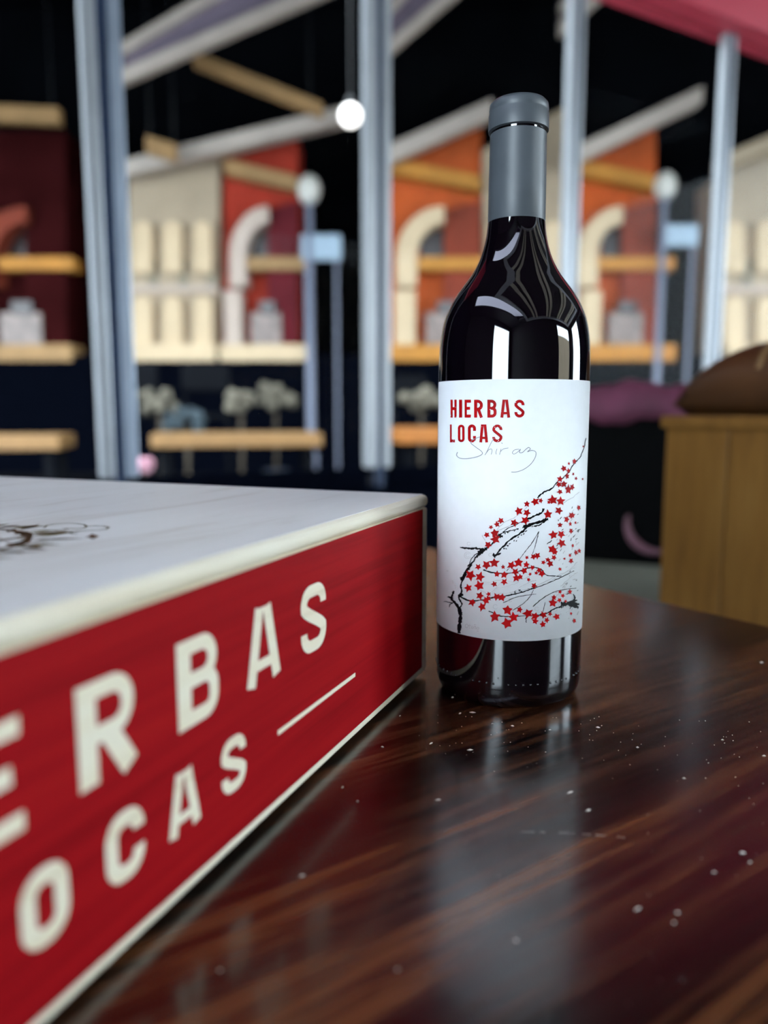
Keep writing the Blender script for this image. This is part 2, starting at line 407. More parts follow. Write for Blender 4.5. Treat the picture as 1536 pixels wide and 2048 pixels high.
def pbox(x0, x1, y0, y1, Y, depth, proud=0.0):
    """box whose front stands at depth Y-proud, spanning the given picture columns and rows"""
    a = at((x0 + x1) / 2, (y0 + y1) / 2, Y)
    xl, xr = at(x0, (y0 + y1) / 2, Y).x, at(x1, (y0 + y1) / 2, Y).x
    zt, zb = at((x0 + x1) / 2, y0, Y).z, at((x0 + x1) / 2, y1, Y).z
    return (xl, xr, Y - proud, Y + depth, zb, zt)
def pslope(mb, p, q, th, Y, depth):
    """inclined board from pixel p to pixel q (its lower edge), th px tall"""
    a, b = at(p[0], p[1], Y), at(q[0], q[1], Y)
    h = th / FPX * Y
    mb.prism([a, b, b + Vector((0, 0, h)), a + Vector((0, 0, h))], (0, depth, 0))
    return mb
def ppoly(mb, pts, Y, depth):
    return mb.prism([at(x, y, Y) for x, y in pts], (0, depth, 0))

BASE_Y = 712       # picture row where the houses meet their plinth
zb = at(768, BASE_Y, SY).z

def house_root(name, xc, label, cat, group):
    r = empty(name, (at(xc, BASE_Y, SY).x, SY, zb))
    return tag(r, label, cat, group)
def part(mb, name, mat, root, **k):
    o = mb.build(name, mat, **k)
    o.data.transform(Matrix.Translation(-Vector(root.location))); o.parent = root
    return o

def cream_house(x0, x1, verge, label, lightcol='cream_stone'):
    w = x1 - x0
    r = house_root('cream_house', (x0 + x1) / 2, label, 'house', 'row of small houses behind the glazing')
    f = lambda p: x0 + w * p
    (vx0, vy0), (vx1, vy1) = verge
    vy = lambda x: vy0 + (vy1 - vy0) * (x - vx0) / (vx1 - vx0)
    part(ppoly(MB(), [(x0, BASE_Y), (x1, BASE_Y), (x1, vy(x1)), (x0, vy(x0))], SY, .9), 'wall', 'cream_render', r)
    for p in (.05, .38, .72):
        for (ya, yb) in ((442, 545), (592, 694)):
            m = MB(); xa, xb = f(p), f(p + .20); rr = (xb - xa) / 2
            pts = [(xa, yb), (xb, yb)] + [(xa + rr + rr * math.cos(t), ya + rr - rr * math.sin(t)) for t in [math.pi * i / 8 for i in range(9)]]
            ppoly(m, pts, SY - .16, .16); part(m, 'arched_panel', lightcol, r)
    for p in (.27, .60, .92):
        part(MB().box(*pbox(f(p) - 9, f(p) + 9, 522, 572, SY, .05, .04)), 'window', 'olive_window', r)
        part(MB().box(*pbox(f(p) - 9, f(p) + 9, 628, 676, SY, .05, .04)), 'window', 'cream_render', r)
    part(MB().box(*pbox(x0, x1, 574, 586, SY, .05, .10)), 'string_course', 'pale_stone', r)
    part(MB().box(*pbox(x0, x1, 690, 724, SY, .2, .26)), 'ledge', 'cream_stone', r)
    return r

def arch_house(x0, x1, wallm, darkm, bandm, label, archm='cream_stone', top=(300, 300), beam=True, ledge='cream_stone', ext=26):
    w = x1 - x0
    r = house_root('arch_house', (x0 + x1) / 2, label, 'house', 'row of small houses behind the glazing')
    f = lambda p: x0 + w * p
    part(ppoly(MB(), [(x0, BASE_Y), (x1, BASE_Y), (x1, top[1]), (x0, top[0])], SY + .1, .9), 'wall', wallm, r)
    part(ppoly(MB(), [(f(.60), BASE_Y), (x1, BASE_Y), (x1, 402), (f(.60), 420)], SY - .10, .25), 'shade_block', darkm, r)  # dark block standing in for the shaded right half of the arch
    # half arch rising out of its pier
    m = MB(); cx, cy = f(.60), 512; ro, ri = w * .52, w * .30
    rx = 100
    outer = [(cx - ro * math.cos(t), cy - rx * math.sin(t)) for t in [math.pi / 2 * i / 10 for i in range(11)]]
    inner = [(cx - ri * math.cos(t), cy - (rx - 34) * math.sin(t)) for t in [math.pi / 2 * i / 10 for i in range(11)]]
    for i in range(10): ppoly(m, [outer[i], outer[i + 1], inner[i + 1], inner[i]], SY - .30, .5)
    ppoly(m, [(cx - ro, cy), (cx - ri, cy), (cx - ri, 572), (cx - ro, 572)], SY - .30, .5)
    part(m, 'arch', archm, r)
    part(MB().box(*pbox(f(.34), f(.80), 455, 518, SY + .08, .02, .02)), 'arch_opening', 'dark_window', r)
    part(MB().box(*pbox(f(.24), x1 + ext, 520, 545, SY, .1, .24)), 'floor_band', bandm, r)
    part(MB().box(*pbox(f(.06), f(.28), 586, 694, SY, .1, .26)), 'column', archm, r)
    part(MB().box(*pbox(f(.40), f(.80), 628, 692, SY, .02, .16)), 'shop_window', 'shop_pane', r)
    part(MB().box(*pbox(f(.52), f(.72), 606, 632, SY, .02, .20)), 'shop_sign_box', 'dark_window', r)
    part(MB().box(*pbox(x0, x1 + ext, 692, 724, SY, .2, .28)), 'ledge', ledge, r)
    if beam:
        m = MB(); pslope(m, (x0 + 2, 345), (x1, 380), 26, SY - .2, .3); part(m, 'wall_beam', bandm, r)
    return r

# dark stone plinth that carries the row
struct(MB().box(at(-300, 800, SY).x, at(1900, 800, SY).x, SY - .25, 14.6, FLOOR - .02, zb).build('plinth_wall', 'sill_navy'))

arch_house(-70, 132, 'maroon_render', 'maroon_render', 'amber_timber', 'dark maroon house with orange arch, leftmost in the row of houses', 'rust_shade_render', (262, 262), False, 'tan_timber')
cream_house(258, 438, ((250, 345), (700, 225)), 'beige house with cream arched panels beside the crimson arched house')
arch_house(447, 594, 'red_render', 'red_shade_render', 'tan_timber', 'crimson house with pale arch next to a beige house and a globe lamp', 'pale_stone', (300, 268))
arch_house(778, 962, 'orange_render', 'rust_shade_render', 'amber_timber', 'orange house with cream arch seen left of the bottle neck', 'cream_stone', (318, 230), True, 'amber_timber', 0)
cream_house(966, 1136, ((966, 300), (1136, 210)), 'beige house hidden mostly behind the wine bottle')
arch_house(1146, 1312, 'orange_render', 'rust_shade_render', 'amber_timber', 'orange house with cream arch seen right of the bottle neck', 'cream_stone', (318, 232), True, 'amber_timber')
cream_house(1440, 1640, ((1450, 345), (1536, 300)), 'beige house with cream panels above the brown leather cushion', 'cream_stone')

# light verge boards and pitched awnings over the houses
def verge(p, q, th, Y, mat, label, name='verge_board'):
    m = MB(); pslope(m, p, q, th, Y, .25)
    o = m.build(name, mat); return tag(o, label, 'roof board', 'pale sloping verge boards')
verge((240, 352), (705, 238), 28, SY - .5, 'rail_grey', 'pale sloping verge board above the beige and crimson houses')
verge((770, 328), (985, 232), 32, SY - .5, 'rail_grey', 'pale sloping verge board above the orange house left of the bottle')
verge((1130, 336), (1405, 205), 30, SY - .5, 'rail_grey', 'pale sloping verge board above the orange house right of the bottle')
verge((1440, 345), (1560, 292), 30, SY - .5, 'cream_render', 'beige sloping verge board above the house at the right')
def awning(lo, hi, label, Y=9.6):
    r = empty('pitched_awning', at(lo[0][0], lo[0][1], Y)); tag(r, label, 'awning', 'mauve awnings between sloping rails')
    m = MB(); pslope(m, lo[0], lo[1], 24, Y, .12); part(m, 'front_rail', 'rail_grey', r)
    m = MB(); pslope(m, hi[0], hi[1], 20, Y + .05, .12); part(m, 'rear_rail', 'rail_grey', r)
    m = MB(); m.prism([at(*lo[0], Y + .14), at(*lo[1], Y + .14), at(*hi[1], Y + .14), at(*hi[0], Y + .14)], (0, .04, 0)); part(m, 'cloth', 'mauve_cloth', r)
    for p in (lo[0], lo[1]):
        a = at(p[0], p[1], Y) + Vector((0, .1, 0)); part(MB().tube([a, Vector((a.x, a.y, 7.2))], .012, 6), 'hanger', 'rod_dark', r)
    return r
awning(((236, 168), (690, -30)), ((236, 112), (560, -80)), 'mauve pitched awning above the beige house')
awning(((740, 140), (960, -50)), ((740, 70), (860, -60)), 'mauve pitched awning above the orange house left of the bottle')
awning(((1120, 70), (1260, -50)), ((1120, 30), (1200, -60)), 'mauve pitched awning above the orange house right of the bottle')
def brace(p, q, th, Y, label):
    r = empty('timber_brace', at(p[0], p[1], Y)); tag(r, label, 'beam', 'tan timber braces')
    m = MB(); pslope(m, p, q, th, Y, .15); part(m, 'board', 'tan_timber', r)
    for t in (.1, .9):
        a = at(p[0] + (q[0] - p[0]) * t, p[1] + (q[1] - p[1]) * t - th * .5, Y) + Vector((0, .08, 0))
        part(MB().tube([a, Vector((a.x, a.y, 7.2))], .01, 6), 'hanger', 'rod_dark', r)
brace((385, 128), (645, 232), 24, 10.6, 'tan timber brace sloping down under the mauve awning')
brace((292, 304), (352, 322), 30, 11.0, 'short tan timber brace end above the beige house verge')
brace((-60, 238), (118, 246), 28, 11.0, 'tan timber beam above the dark maroon house')

# globe street lamps and pale blue boards in the dark gaps
def street_lamp(x, label, ytop=380, r=21):
    p = at(x, ytop, SY - .8); root = empty('street_lamp', (p.x, p.y, FLOOR - .02)); tag(root, label, 'lamp', 'globe lamps between the houses')
    R = r / FPX * SY
    part(MB().ball((p.x, p.y, p.z), R, 16, 12, (1, 1, 1.25)), 'globe', 'lamp_white', root, smooth=True)
    part(MB().lathe([(.09, FLOOR - .02), (.09, FLOOR + .3), (.05, FLOOR + .35), (.045, p.z - R * 1.1), (.10, p.z - R * 1.05), (.10, p.z - R * .95)], (p.x, p.y, 0), 12), 'post', 'lamp_post_grey', root, smooth=True)
street_lamp(618, 'white globe street lamp beside the crimson arched house')
street_lamp(1330, 'white globe street lamp right of the orange house', 372, 20)
def board(x0, x1, y0, y1, label):
    b = pbox(x0, x1, y0, y1, SY - .4, .08)
    root = empty('hanging_board', ((b[0] + b[1]) / 2, SY - .4, b[4])); tag(root, label, 'board', 'pale blue boards between the houses')
    part(MB().box(*b), 'panel', 'sign_blue', root, bevel=.02)
    for xx in (b[0] + .05, b[1] - .09): part(MB().box(xx, xx + .04, b[2] + .02, b[2] + .06, FLOOR - .02, b[4]), 'post', 'lamp_post_grey', root)
board(602, 682, 468, 520, 'pale blue board on thin posts beside the crimson house')
board(1322, 1398, 448, 492, 'pale blue board on thin posts right of the orange house')

# timber tables, black chairs, shrubs and a pink bloom in the passage
def long_table(x0, x1, yt, yb, Y, mat, label):
    a, b = at(x0, yt, Y), at(x1, yt, Y); zt = a.z; zl = at(x0, yb, Y).z
    d = Vector((U.x, U.y * .35, 0)).normalized()
    L_ = (b.x - a.x) / d.x
    root = empty('trestle_table', (a.x, a.y, FLOOR - .02), math.atan2(d.y, d.x)); tag(root, label, 'table', 'timber tables outside the glazing')
    z0 = FLOOR - .02
    MB().box(0, L_, 0, .6, zl - z0, zt - z0).build('table_top', mat, root, bevel=.01)
    for u in (.06, L_ - .12):
        for v in (.05, .5): MB().box(u, u + .06, v, v + .06, 0, zl - z0).build('leg', 'chair_black', root)
long_table(300, 640, 868, 896, 5.6, 'bench_timber', 'tan timber table behind the glass under the beige house')
long_table(-110, 100, 872, 902, 5.4, 'bench_timber', 'tan timber table behind the glass under the maroon house')
long_table(800, 930, 856, 888, 6.0, 'bench_amber', 'amber timber table behind the bottle')
def chair(x, ytop, Y, w, label):
    p = at(x, ytop, Y); z0 = FLOOR - .02; W = w / FPX * Y / 2
    root = empty('cafe_chair', (p.x, p.y, z0), .2); tag(root, label, 'chair', 'black chairs outside the glazing')
    h = p.z - z0
    MB().box(-W, W, -.02, .03, h - .26, h).build('backrest', 'chair_black', root, bevel=.06, bseg=3)
    MB().box(-W, W, -.02, .40, h - .52, h - .47).build('seat', 'chair_black', root, bevel=.02)
    for sx in (-1, 1):
        for sy in (0, .36): MB().box(sx * W * .9 - .02, sx * W * .9 + .02, sy, sy + .04, 0, h - (.30 if sy == 0 else .5)).build('leg', 'chair_black', root)
chair(410, 728, 7.4, 92, 'black chair with its back against the beige house ledge')
chair(262, 724, 7.2, 100, 'black chair beside the silver mullion left of the beige house')
chair(820, 752, 7.4, 70, 'black chair below the orange house left of the bottle')
def shrub(x, y, Y, r, mat, label, n=16, group='shrubs in pots outside the glazing'):
    p = at(x, y, Y); z0 = FLOOR - .02; R = r / FPX * Y
    root = empty('potted_shrub', (p.x, p.y, z0)); tag(root, label, 'plant', group)
    h = p.z - z0; mb = MB()
    for i in range(n):
        a = random.uniform(0, 6.28); q = random.random() ** .5
        mb.ball((math.cos(a) * q * R, math.sin(a) * q * R * .6, h + random.uniform(-.55, .45) * R), R * random.uniform(.22, .42), 8, 6, jit=.15)
    mb.build('foliage', mat, root, smooth=True)
    MB().lathe([(.10, 0), (.15, .28), (.16, .30), (.14, .30), (.13, .27)], (0, 0, 0), 14).build('pot', 'pot_navy', root, smooth=True)
    MB().tube([(0, 0, .26), (.01, 0, h * .6), (0, 0, h)], .018, 6).build('stem', 'shrub_stem', root)
for i, (x, y, Y, r, mt, lb) in enumerate([
    (318, 800, 7.0, 34, 'shrub_grey', 'pale grey shrub in a pot next to the black chair by the mullion'),
    (480, 800, 6.9, 30, 'shrub_grey', 'pale grey shrub in a pot under the beige house'),
    (550, 792, 8.4, 34, 'shrub_grey', 'pale grey shrub in a pot under the crimson house'),
    (372, 838, 6.6, 38, 'shrub_teal', 'dark teal shrub in a pot behind the tan timber table'),
    (842, 800, 7.0, 36, 'shrub_grey', 'pale shrub in a pot below the orange house')]):
    shrub(x, y, Y, r, mt, lb)
p = at(290, 930, 3.6); z0 = FLOOR - .02
root = empty('pink_bloom', (p.x, p.y, z0)); tag(root, 'single pink bloom on a stem behind the glass near the silver mullion', 'flower')
mb = MB()
for i in range(9):
    a = i * 2.4; mb.ball((math.cos(a) * .018, math.sin(a) * .018, p.z - z0 + .010 * math.sin(i)), .026, 10, 7)
mb.build('petals', 'flower_pink', root, smooth=True)
MB().tube([(0, 0, .1), (.01, .0, .4), (0, 0, p.z - z0)], .005, 6).build('stem', 'shrub_stem', root)
MB().lathe([(.06, 0), (.09, .14), (.08, .14), (.07, .12)], (0, 0, 0), 14).build('pot', 'pot_navy', root, smooth=True)
# pendant globe
p = at(701, 231, 3.4)
root = empty('pendant_lamp', p); tag(root, 'small white glowing globe pendant beside the silver mullion', 'lamp')
MB().ball((0, 0, 0), .046, 20, 14).build('globe', 'pendant_white', root, smooth=True)
MB().tube([(0, 0, .046), (0, 0, 7.2 - p.z)], .003, 6).build('cord', 'rod_dark', root)
MB().lathe([(.018, .038), (.018, .07), (.006, .075)], (0, 0, 0), 12).build('cap', 'rod_dark', root, smooth=True)

# ================================================================== FURNITURE AT THE RIGHT
G = Vector((.82, .57, 0)).normalized(); E_ = Vector((G.y, -G.x, 0))           # table grain and end-edge directions
# oak plank cabinet
c0 = Vector((.418, 1.145, 0))
cab = empty('oak_cabinet', (c0.x, c0.y, FLOOR), math.atan2(E_.y, E_.x))
tag(cab, 'honey oak plank cabinet behind the dark table, brown cushion on top', 'cabinet')
ch = .138 - FLOOR
MB().box(.004, .596, .012, .42, .06, ch - .018).build('carcass', 'oak_board', cab)
MB().box(.02, .58, .03, .40, 0, .06).build('plinth', 'panel_black', cab)
nw = 6; pw = .6 / nw
for i in range(nw):
    o = MB().box(i * pw + .0012, (i + 1) * pw - .0012, 0, .014 , .06, ch - .018).build('plank', 'oak_board', cab, bevel=.0015)
    o.location = (0, random.uniform(-.001, .001), 0)
MB().box(-.006, .606, -.008, .426, ch - .018, ch).build('top_board', 'oak_board', cab, bevel=.003)
# leather cushion, domed, with piped seams
cu = empty('leather_cushion', c0 + E_ * .205 + Vector((-E_.y, E_.x, 0)) * .115 + Vector((0, 0, ch + FLOOR + .0 - 0)), math.atan2(E_.y, E_.x))
cu.location.z = .138
tag(cu, 'brown leather domed cushion with pale seams lying on the oak cabinet', 'cushion')
def cush(x, y):                      # superellipse pillow
    return max(0, 1 - abs(x) ** 3.2) ** .42 * max(0, 1 - abs(y) ** 3.2) ** .42
mb = MB(); n = 28; Lx, Ly, Hc = .20, .112, .098
vs = []; fs = []
for j in range(n + 1):
    for i in range(n + 1):
        a, b = -1 + 2 * i / n, -1 + 2 * j / n
        vs.append((a * Lx, b * Ly, .012 + Hc * cush(a, b) * 1.0))
for j in range(n):
    for i in range(n): fs.append((j * (n + 1) + i, j * (n + 1) + i + 1, (j + 1) * (n + 1) + i + 1, (j + 1) * (n + 1) + i))
o_ = len(vs)
for j in range(n + 1):
    for i in range(n + 1):
        a, b = -1 + 2 * i / n, -1 + 2 * j / n
        vs.append((a * Lx * .96, b * Ly * .96, .012 - .012 * min(1, 6 * cush(a, b))))
for j in range(n):
    for i in range(n): fs.append((o_ + j * (n + 1) + i, o_ + (j + 1) * (n + 1) + i, o_ + (j + 1) * (n + 1) + i + 1, o_ + j * (n + 1) + i + 1))
rim = [i for i in range(n + 1)] + [j * (n + 1) + n for j in range(1, n + 1)] + [n * (n + 1) + i for i in range(n - 1, -1, -1)] + [j * (n + 1) for j in range(n - 1, 0, -1)]
for a, b in zip(rim, rim[1:] + rim[:1]): fs.append((a, b, b + o_, a + o_))
mb.add(vs, fs).build('cover', 'leather_brown', cu, smooth=True)
for a in (-.38, .30):
    pts = [(a * Lx, b / 14 * Ly, .0125 + Hc * cush(a, b / 14) * 1.0) for b in range(-13, 14)]
    MB().tube(pts, .004, 6).build('seam', 'leather_seam', cu, smooth=True)

# dark booth: black back panel with a pink curl, sage seat ledge, purple throw on top
b0 = at(1120, 840, 1.75); b1 = at(1420, 840, 1.62)
bd = (b1 - b0); bd.z = 0; bl = bd.length; bd.normalize()
bo_ = empty('booth_bench', (b0.x, b0.y, FLOOR), math.atan2(bd.y, bd.x))
tag(bo_, 'black backed booth bench with a sage seat beside the oak cabinet', 'bench')
bh = at(1250, 815, 1.7).z - FLOOR
MB().box(0, bl, 0, .07, 0, bh).build('back_panel', 'panel_black', bo_, bevel=.01)
zs = at(1250, 1150, 1.55).z - FLOOR
MB().box(-.02, bl + .02, -.34, .0, zs - .05, zs).build('seat', 'bench_sage', bo_, bevel=.012)
MB().box(0, bl, -.30, .0, 0, zs - .05).build('seat_base', 'panel_black', bo_)
pc = at(1312, 1050, 1.64); lx = (Vector((pc.x, pc.y, 0)) - Vector((b0.x, b0.y, 0))).dot(bd)
pts = [(lx + .062 * math.cos(t), -.004, pc.z - FLOOR + .062 * math.sin(t)) for t in [math.radians(165 + 130 * i / 14) for i in range(15)]]
MB().tube(pts, [.004 + .006 * math.sin(math.pi * i / 14) for i in range(15)], 8).build('curl_emblem', 'emblem_pink', bo_, smooth=True)
# throw: folded cloth sheet over the top edge
th = empty('purple_throw', (b0.x, b0.y, bh + FLOOR), math.atan2(bd.y, bd.x)); tag(th, 'purple cloth throw folded over the top of the black booth back', 'cloth')
mb = MB(); prof = [(-.016, -.030), (-.018, .0), (-.010, .022), (.01, .042), (.04, .048), (.072, .040), (.090, .02), (.092, -.03)]
nu = 40; vs = []; fs = []
for i in range(nu + 1):
    x = bl * .98 * i / nu
    for k, (yy, zz) in enumerate(prof):
        wv = .007 * math.sin(i * .30 + k * .5) + .002 * math.sin(i * .9 + k)
        vs.append((x, yy + (wv * .25 if zz < 0 else wv * .4) - .004, max(zz + wv, .004) if 0 < k < 7 and zz > 0 else zz + wv))
npf = len(prof)
for i in range(nu):
    for k in range(npf - 1): fs.append((i * npf + k, i * npf + k + 1, (i + 1) * npf + k + 1, (i + 1) * npf + k))
o = mb.add(vs, fs).build('cloth', 'cloth_purple', th, smooth=True)
sd = o.modifiers.new('thick', 'SOLIDIFY'); sd.thickness = .006; sd.offset = 1

# ================================================================== TABLE
gdist = .530 * H / .15
tb = empty('dining_table', (0, 0, FLOOR), math.atan2(G.y, G.x)); tag(tb, 'dark polished wooden table under the bottle and the wine case', 'table')
tz = -FLOOR
MB().box(gdist - 1.40, gdist, -.26, .68, tz - .034, tz).build('table_top', 'table_wood', tb, bevel=.005, bseg=3)
for (a, b, c, d) in ((gdist - 1.32, gdist - .08, -.20, -.175), (gdist - 1.32, gdist - .08, .595, .62), (gdist - 1.32, gdist - 1.295, -.175, .595), (gdist - .105, gdist - .08, -.175, .595)):
    MB().box(a, b, c, d, tz - .12, tz - .034).build('apron', 'table_wood', tb)
for gx in (gdist - 1.32, gdist - .14):
    for ey in (-.20, .56): MB().box(gx, gx + .06, ey, ey + .06, 0, tz - .034).build('leg', 'table_wood', tb, bevel=.004)

# dust and crumbs on the table: far too fine to count
mb = MB()
def fleck(p, a, l, w, hgt=.0005):
    d = Vector((math.cos(a), math.sin(a), 0)); n_ = Vector((-d.y, d.x, 0))
    q = [p - d * l, p - n_ * w + d * l * .2, p + d * l, p + n_ * w]
    mb.add([x + Vector((0, 0, .00005)) for x in q] + [p + Vector((0, 0, hgt))], [(0, 1, 4), (1, 2, 4), (2, 3, 4), (3, 0, 4), (3, 2, 1, 0)])
named = [(945, 1425, 9), (920, 1427, 5), (800, 1432, 4), (765, 1494, 5), (862, 1487, 8), (940, 1500, 9), (1196, 1455, 6), (1025, 1452, 5), (1140, 1585, 14), (1176, 1621, 10), (1368, 1557, 5),
         (876, 1600, 9), (604, 1752, 9), (685, 1575, 5), (1485, 1706, 9), (1275, 1818, 14), (1355, 1826, 6), (1348, 1846, 5), (1032, 1882, 7), (1428, 1745, 7), (440, 1942, 6), (715, 1603, 3), (1523, 1325, 5),
         (1528, 1512, 5), (1445, 1480, 4), (1275, 1495, 4), (1100, 1460, 4), (905, 1395, 4), (985, 1448, 4), (1500, 1725, 6), (795, 1940, 5)]
for x, y, s in named:
    p = ground(x, y); fleck(p, random.uniform(-.5, .9), s / FPX * p.y * .8, s / FPX * p.y * .22)
for i in range(150):
    x, y = (random.gauss(1000, 170), random.gauss(1470, 45)) if i < 70 else ((random.gauss(1400, 90), random.gauss(1490, 60)) if i < 110 else (random.uniform(760, 1530), random.uniform(1450, 2040)))
    p = ground(x, y)
    if (p - Vector((.0645, .389, 0))).length < .045 or y < 1420 or x < 2250 - y: continue
    s = random.uniform(1.0, 2.6); fleck(p, random.uniform(0, 3), s / FPX * p.y * .7, s / FPX * p.y * .35, .0002)
for i in range(40):           # the long broken scratch
    x = 1040 + i * 5.3; y = 1664 + (i / 40) ** 2 * 12
    if random.random() < .55: fleck(ground(x, y), .1, .0006, .00012, .0001)
tag(mb.build('table_dust', 'crumb'), 'pale dust and crumbs scattered on the dark table', 'crumbs', kind='stuff')

# ================================================================== WINE CASE
BZ = .003                                           # case stands on thin runners
C0 = ground(853, 1338, BZ); C0.z = 0
th_ = math.radians(22.2)
LD = Vector((-math.sin(th_), -math.cos(th_), 0)); WD = Vector((-math.cos(th_), math.sin(th_), 0))     # length, width
ztop = at(848, 988, C0.y).z
CL, CW = .488, .345
wc = empty('wine_case', (C0.x, C0.y, 0), 0); tag(wc, 'white wooden wine case with red lettered side standing on the dark table', 'wine case')
# local frame of the case: x along length from the corner, y across, z up
CM = Matrix(((LD.x, WD.x, 0, 0), (LD.y, WD.y, 0, 0), (0, 0, 1, 0), (0, 0, 0, 1)))
def cpart(mb, name, mat, parent=wc, **k):
    return mb.build(name, mat, parent, matrix=CM if parent is wc else None, **k)
LIDT = .0068
bt = .009
sb_ = cpart(MB().box(0, CL, 0, bt, BZ, ztop - LIDT), 'side_board', 'cream_wood', bevel=.0012)
cpart(MB().box(0, CL, CW - bt, CW, BZ, ztop - LIDT), 'side_board', 'cream_wood', bevel=.0012)
cpart(MB().box(0, bt, bt, CW - bt, BZ, ztop - LIDT), 'end_board', 'cream_wood', bevel=.0012)
cpart(MB().box(CL - bt, CL, bt, CW - bt, BZ, ztop - LIDT), 'end_board', 'cream_wood', bevel=.0012)
cpart(MB().box(bt, CL - bt, bt, CW - bt, BZ, BZ + .006), 'base_board', 'cream_wood')
for wy in (.012, CW - .032): cpart(MB().box(.01, CL - .01, wy, wy + .02, 0, BZ), 'runner', 'wall_dark')
lid = cpart(MB().box(-.0005, CL + .0005, -.0006, CW + .0006, ztop - LIDT, ztop), 'lid', 'cream_wood', bevel=.0030, bseg=4)
MB().box(.0022, CL - .0022, .0021, CW - .0021, ztop - .001, ztop + .0001).build('lid_face', 'white_wood', lid)
# red printed field and lettering on the long side
k_ = (H - BZ) / .15
def S(s, z, off=.0003): return (s, -off, z)
x0r, x1r, z0r, z1r = .0083, CL - .0083, BZ + .0036, ztop - LIDT - .0004
fld = MB().prism([S(x0r, z0r, 0), S(x1r, z0r, 0), S(x1r, z1r, 0), S(x0r, z1r, 0)], (0, -.0002, 0)).build('printed_field', 'red_print', sb_)
rowz = lambda z: BZ + (z * k_ / 1000) * (ztop - BZ) / (.1039 * k_)
def fnS(x, y, l=0.0): return (x, -.00035 - l, y)
word = [('S', 131.6, 23.0), ('A', 170.7, 23.4), ('B', 210.2, 22.2), ('R', 250.7, 22.2), ('E', 290.4, 21.0), ('I', 330.0, 7.0), ('H', 355.0, 23.0)]
mb = MB()
for ch_, s0, w_ in word:
    t = 6.9 if ch_ not in 'SA' else 6.0
    put_glyph(mb, ch_, (s0 + w_) * k_ / 1000, rowz(53.2), w_ * k_ / 1000, rowz(81.0) - rowz(53.2), t * k_ / 1000, fnS, (4.9 if ch_ != 'E' else 4.6) * k_ / 1000, flipx=True)
mb.build('lettering', 'cream_print', sb_, recalc=False)
mb = MB()
for ch_, s0, w_ in [('S', 195.6, 15.4), ('A', 222.7, 16.2), ('C', 249.5, 15.6), ('O', 278.2, 15.2), ('L', 307.0, 13.5)]:
    put_glyph(mb, ch_, (s0 + w_) * k_ / 1000, rowz(21.2), w_ * k_ / 1000, rowz(40.5) - rowz(21.2), (4.7 if ch_ not in 'SA' else 4.4) * k_ / 1000, fnS, 3.7 * k_ / 1000, flipx=True)
for a, b in ((102.5, 173.6), (345.0, 416.0)):
    ribbon(mb, [(a * k_ / 1000, rowz(29.9)), (b * k_ / 1000, rowz(29.9))], .0018, fnS)
mb.build('lettering', 'cream_print', sb_, recalc=False)
# wreath stamp on the lid
ctr = (.215, .105)
def fnL(x, y): return (x, y, ztop + .00022)
R0 = .036
def leaf(mbx, p, a, l, w):
    d = Vector((math.cos(a), math.sin(a))); n_ = Vector((-d.y, d.x)); p = Vector(p)
    polyg(mbx, [p, p + d * l * .4 + n_ * w, p + d * l, p + d * l * .45 - n_ * w], fnL)
mb = MB(); mo = MB()
ribbon(mb, [(ctr[0] + R0 * math.cos(2 * math.pi * i / 64), ctr[1] + R0 * math.sin(2 * math.pi * i / 64)) for i in range(64)], [.0030 + .0014 * math.sin(i * .9) for i in range(64)], fnL, True)
for i in range(56):
    a = 2 * math.pi * i / 56 + random.uniform(-.03, .03); rr = R0 + random.uniform(0, .004)
    leaf(mo if i % 3 else mb, (ctr[0] + rr * math.cos(a), ctr[1] + rr * math.sin(a)), a + random.choice((-.55, .55, .2)), random.uniform(.010, .017), .0020)
    if i % 2: leaf(mb, (ctr[0] + rr * math.cos(a), ctr[1] + rr * math.sin(a)), a + math.pi + random.choice((-.6, .6)), random.uniform(.006, .010), .0018)
for i in range(46):
    a = random.uniform(0, 6.28); q = R0 * .80 * random.random() ** .5
    leaf(mb, (ctr[0] + q * math.cos(a), ctr[1] + q * math.sin(a)), random.uniform(0, 6.28), random.uniform(.010, .022), random.uniform(.0015, .0035))
def lidpx(x, y):
    p = ground(x, y, ztop) - Vector((C0.x, C0.y, ztop)); return (p.dot(LD), p.dot(WD))
z8 = lambda x, y: lidpx(x * 300 / 1536, 1000 + y * 180 / 922)
curl = [(450, 290), (480, 265), (560, 250), (680, 243), (780, 245), (860, 257), (890, 275), (860, 292), (790, 300), (700, 296), (640, 296)]
curl2 = [(880, 275), (960, 270), (1060, 272), (1115, 285), (1085, 305), (1000, 316), (900, 318), (790, 325), (720, 338), (740, 350), (790, 352)]
curl3 = [(440, 318), (500, 312), (580, 320), (650, 310), (700, 298)]
for c in (curl, curl2, curl3): ribbon(mo, [z8(*q) for q in c], .0009, fnL)
for cx_, cy_, s in ((945, 383, 1.0),):
    pp = [z8(*q) for q in [(865, 390), (905, 378), (945, 350), (965, 362), (1018, 376), (985, 388), (960, 405), (935, 402), (910, 390)]]
    polyg(mb, pp, fnL)
mb.build('wreath_stamp', 'stamp_brown', lid, recalc=False); mo.build('wreath_leaves', 'stamp_olive', lid, recalc=False)

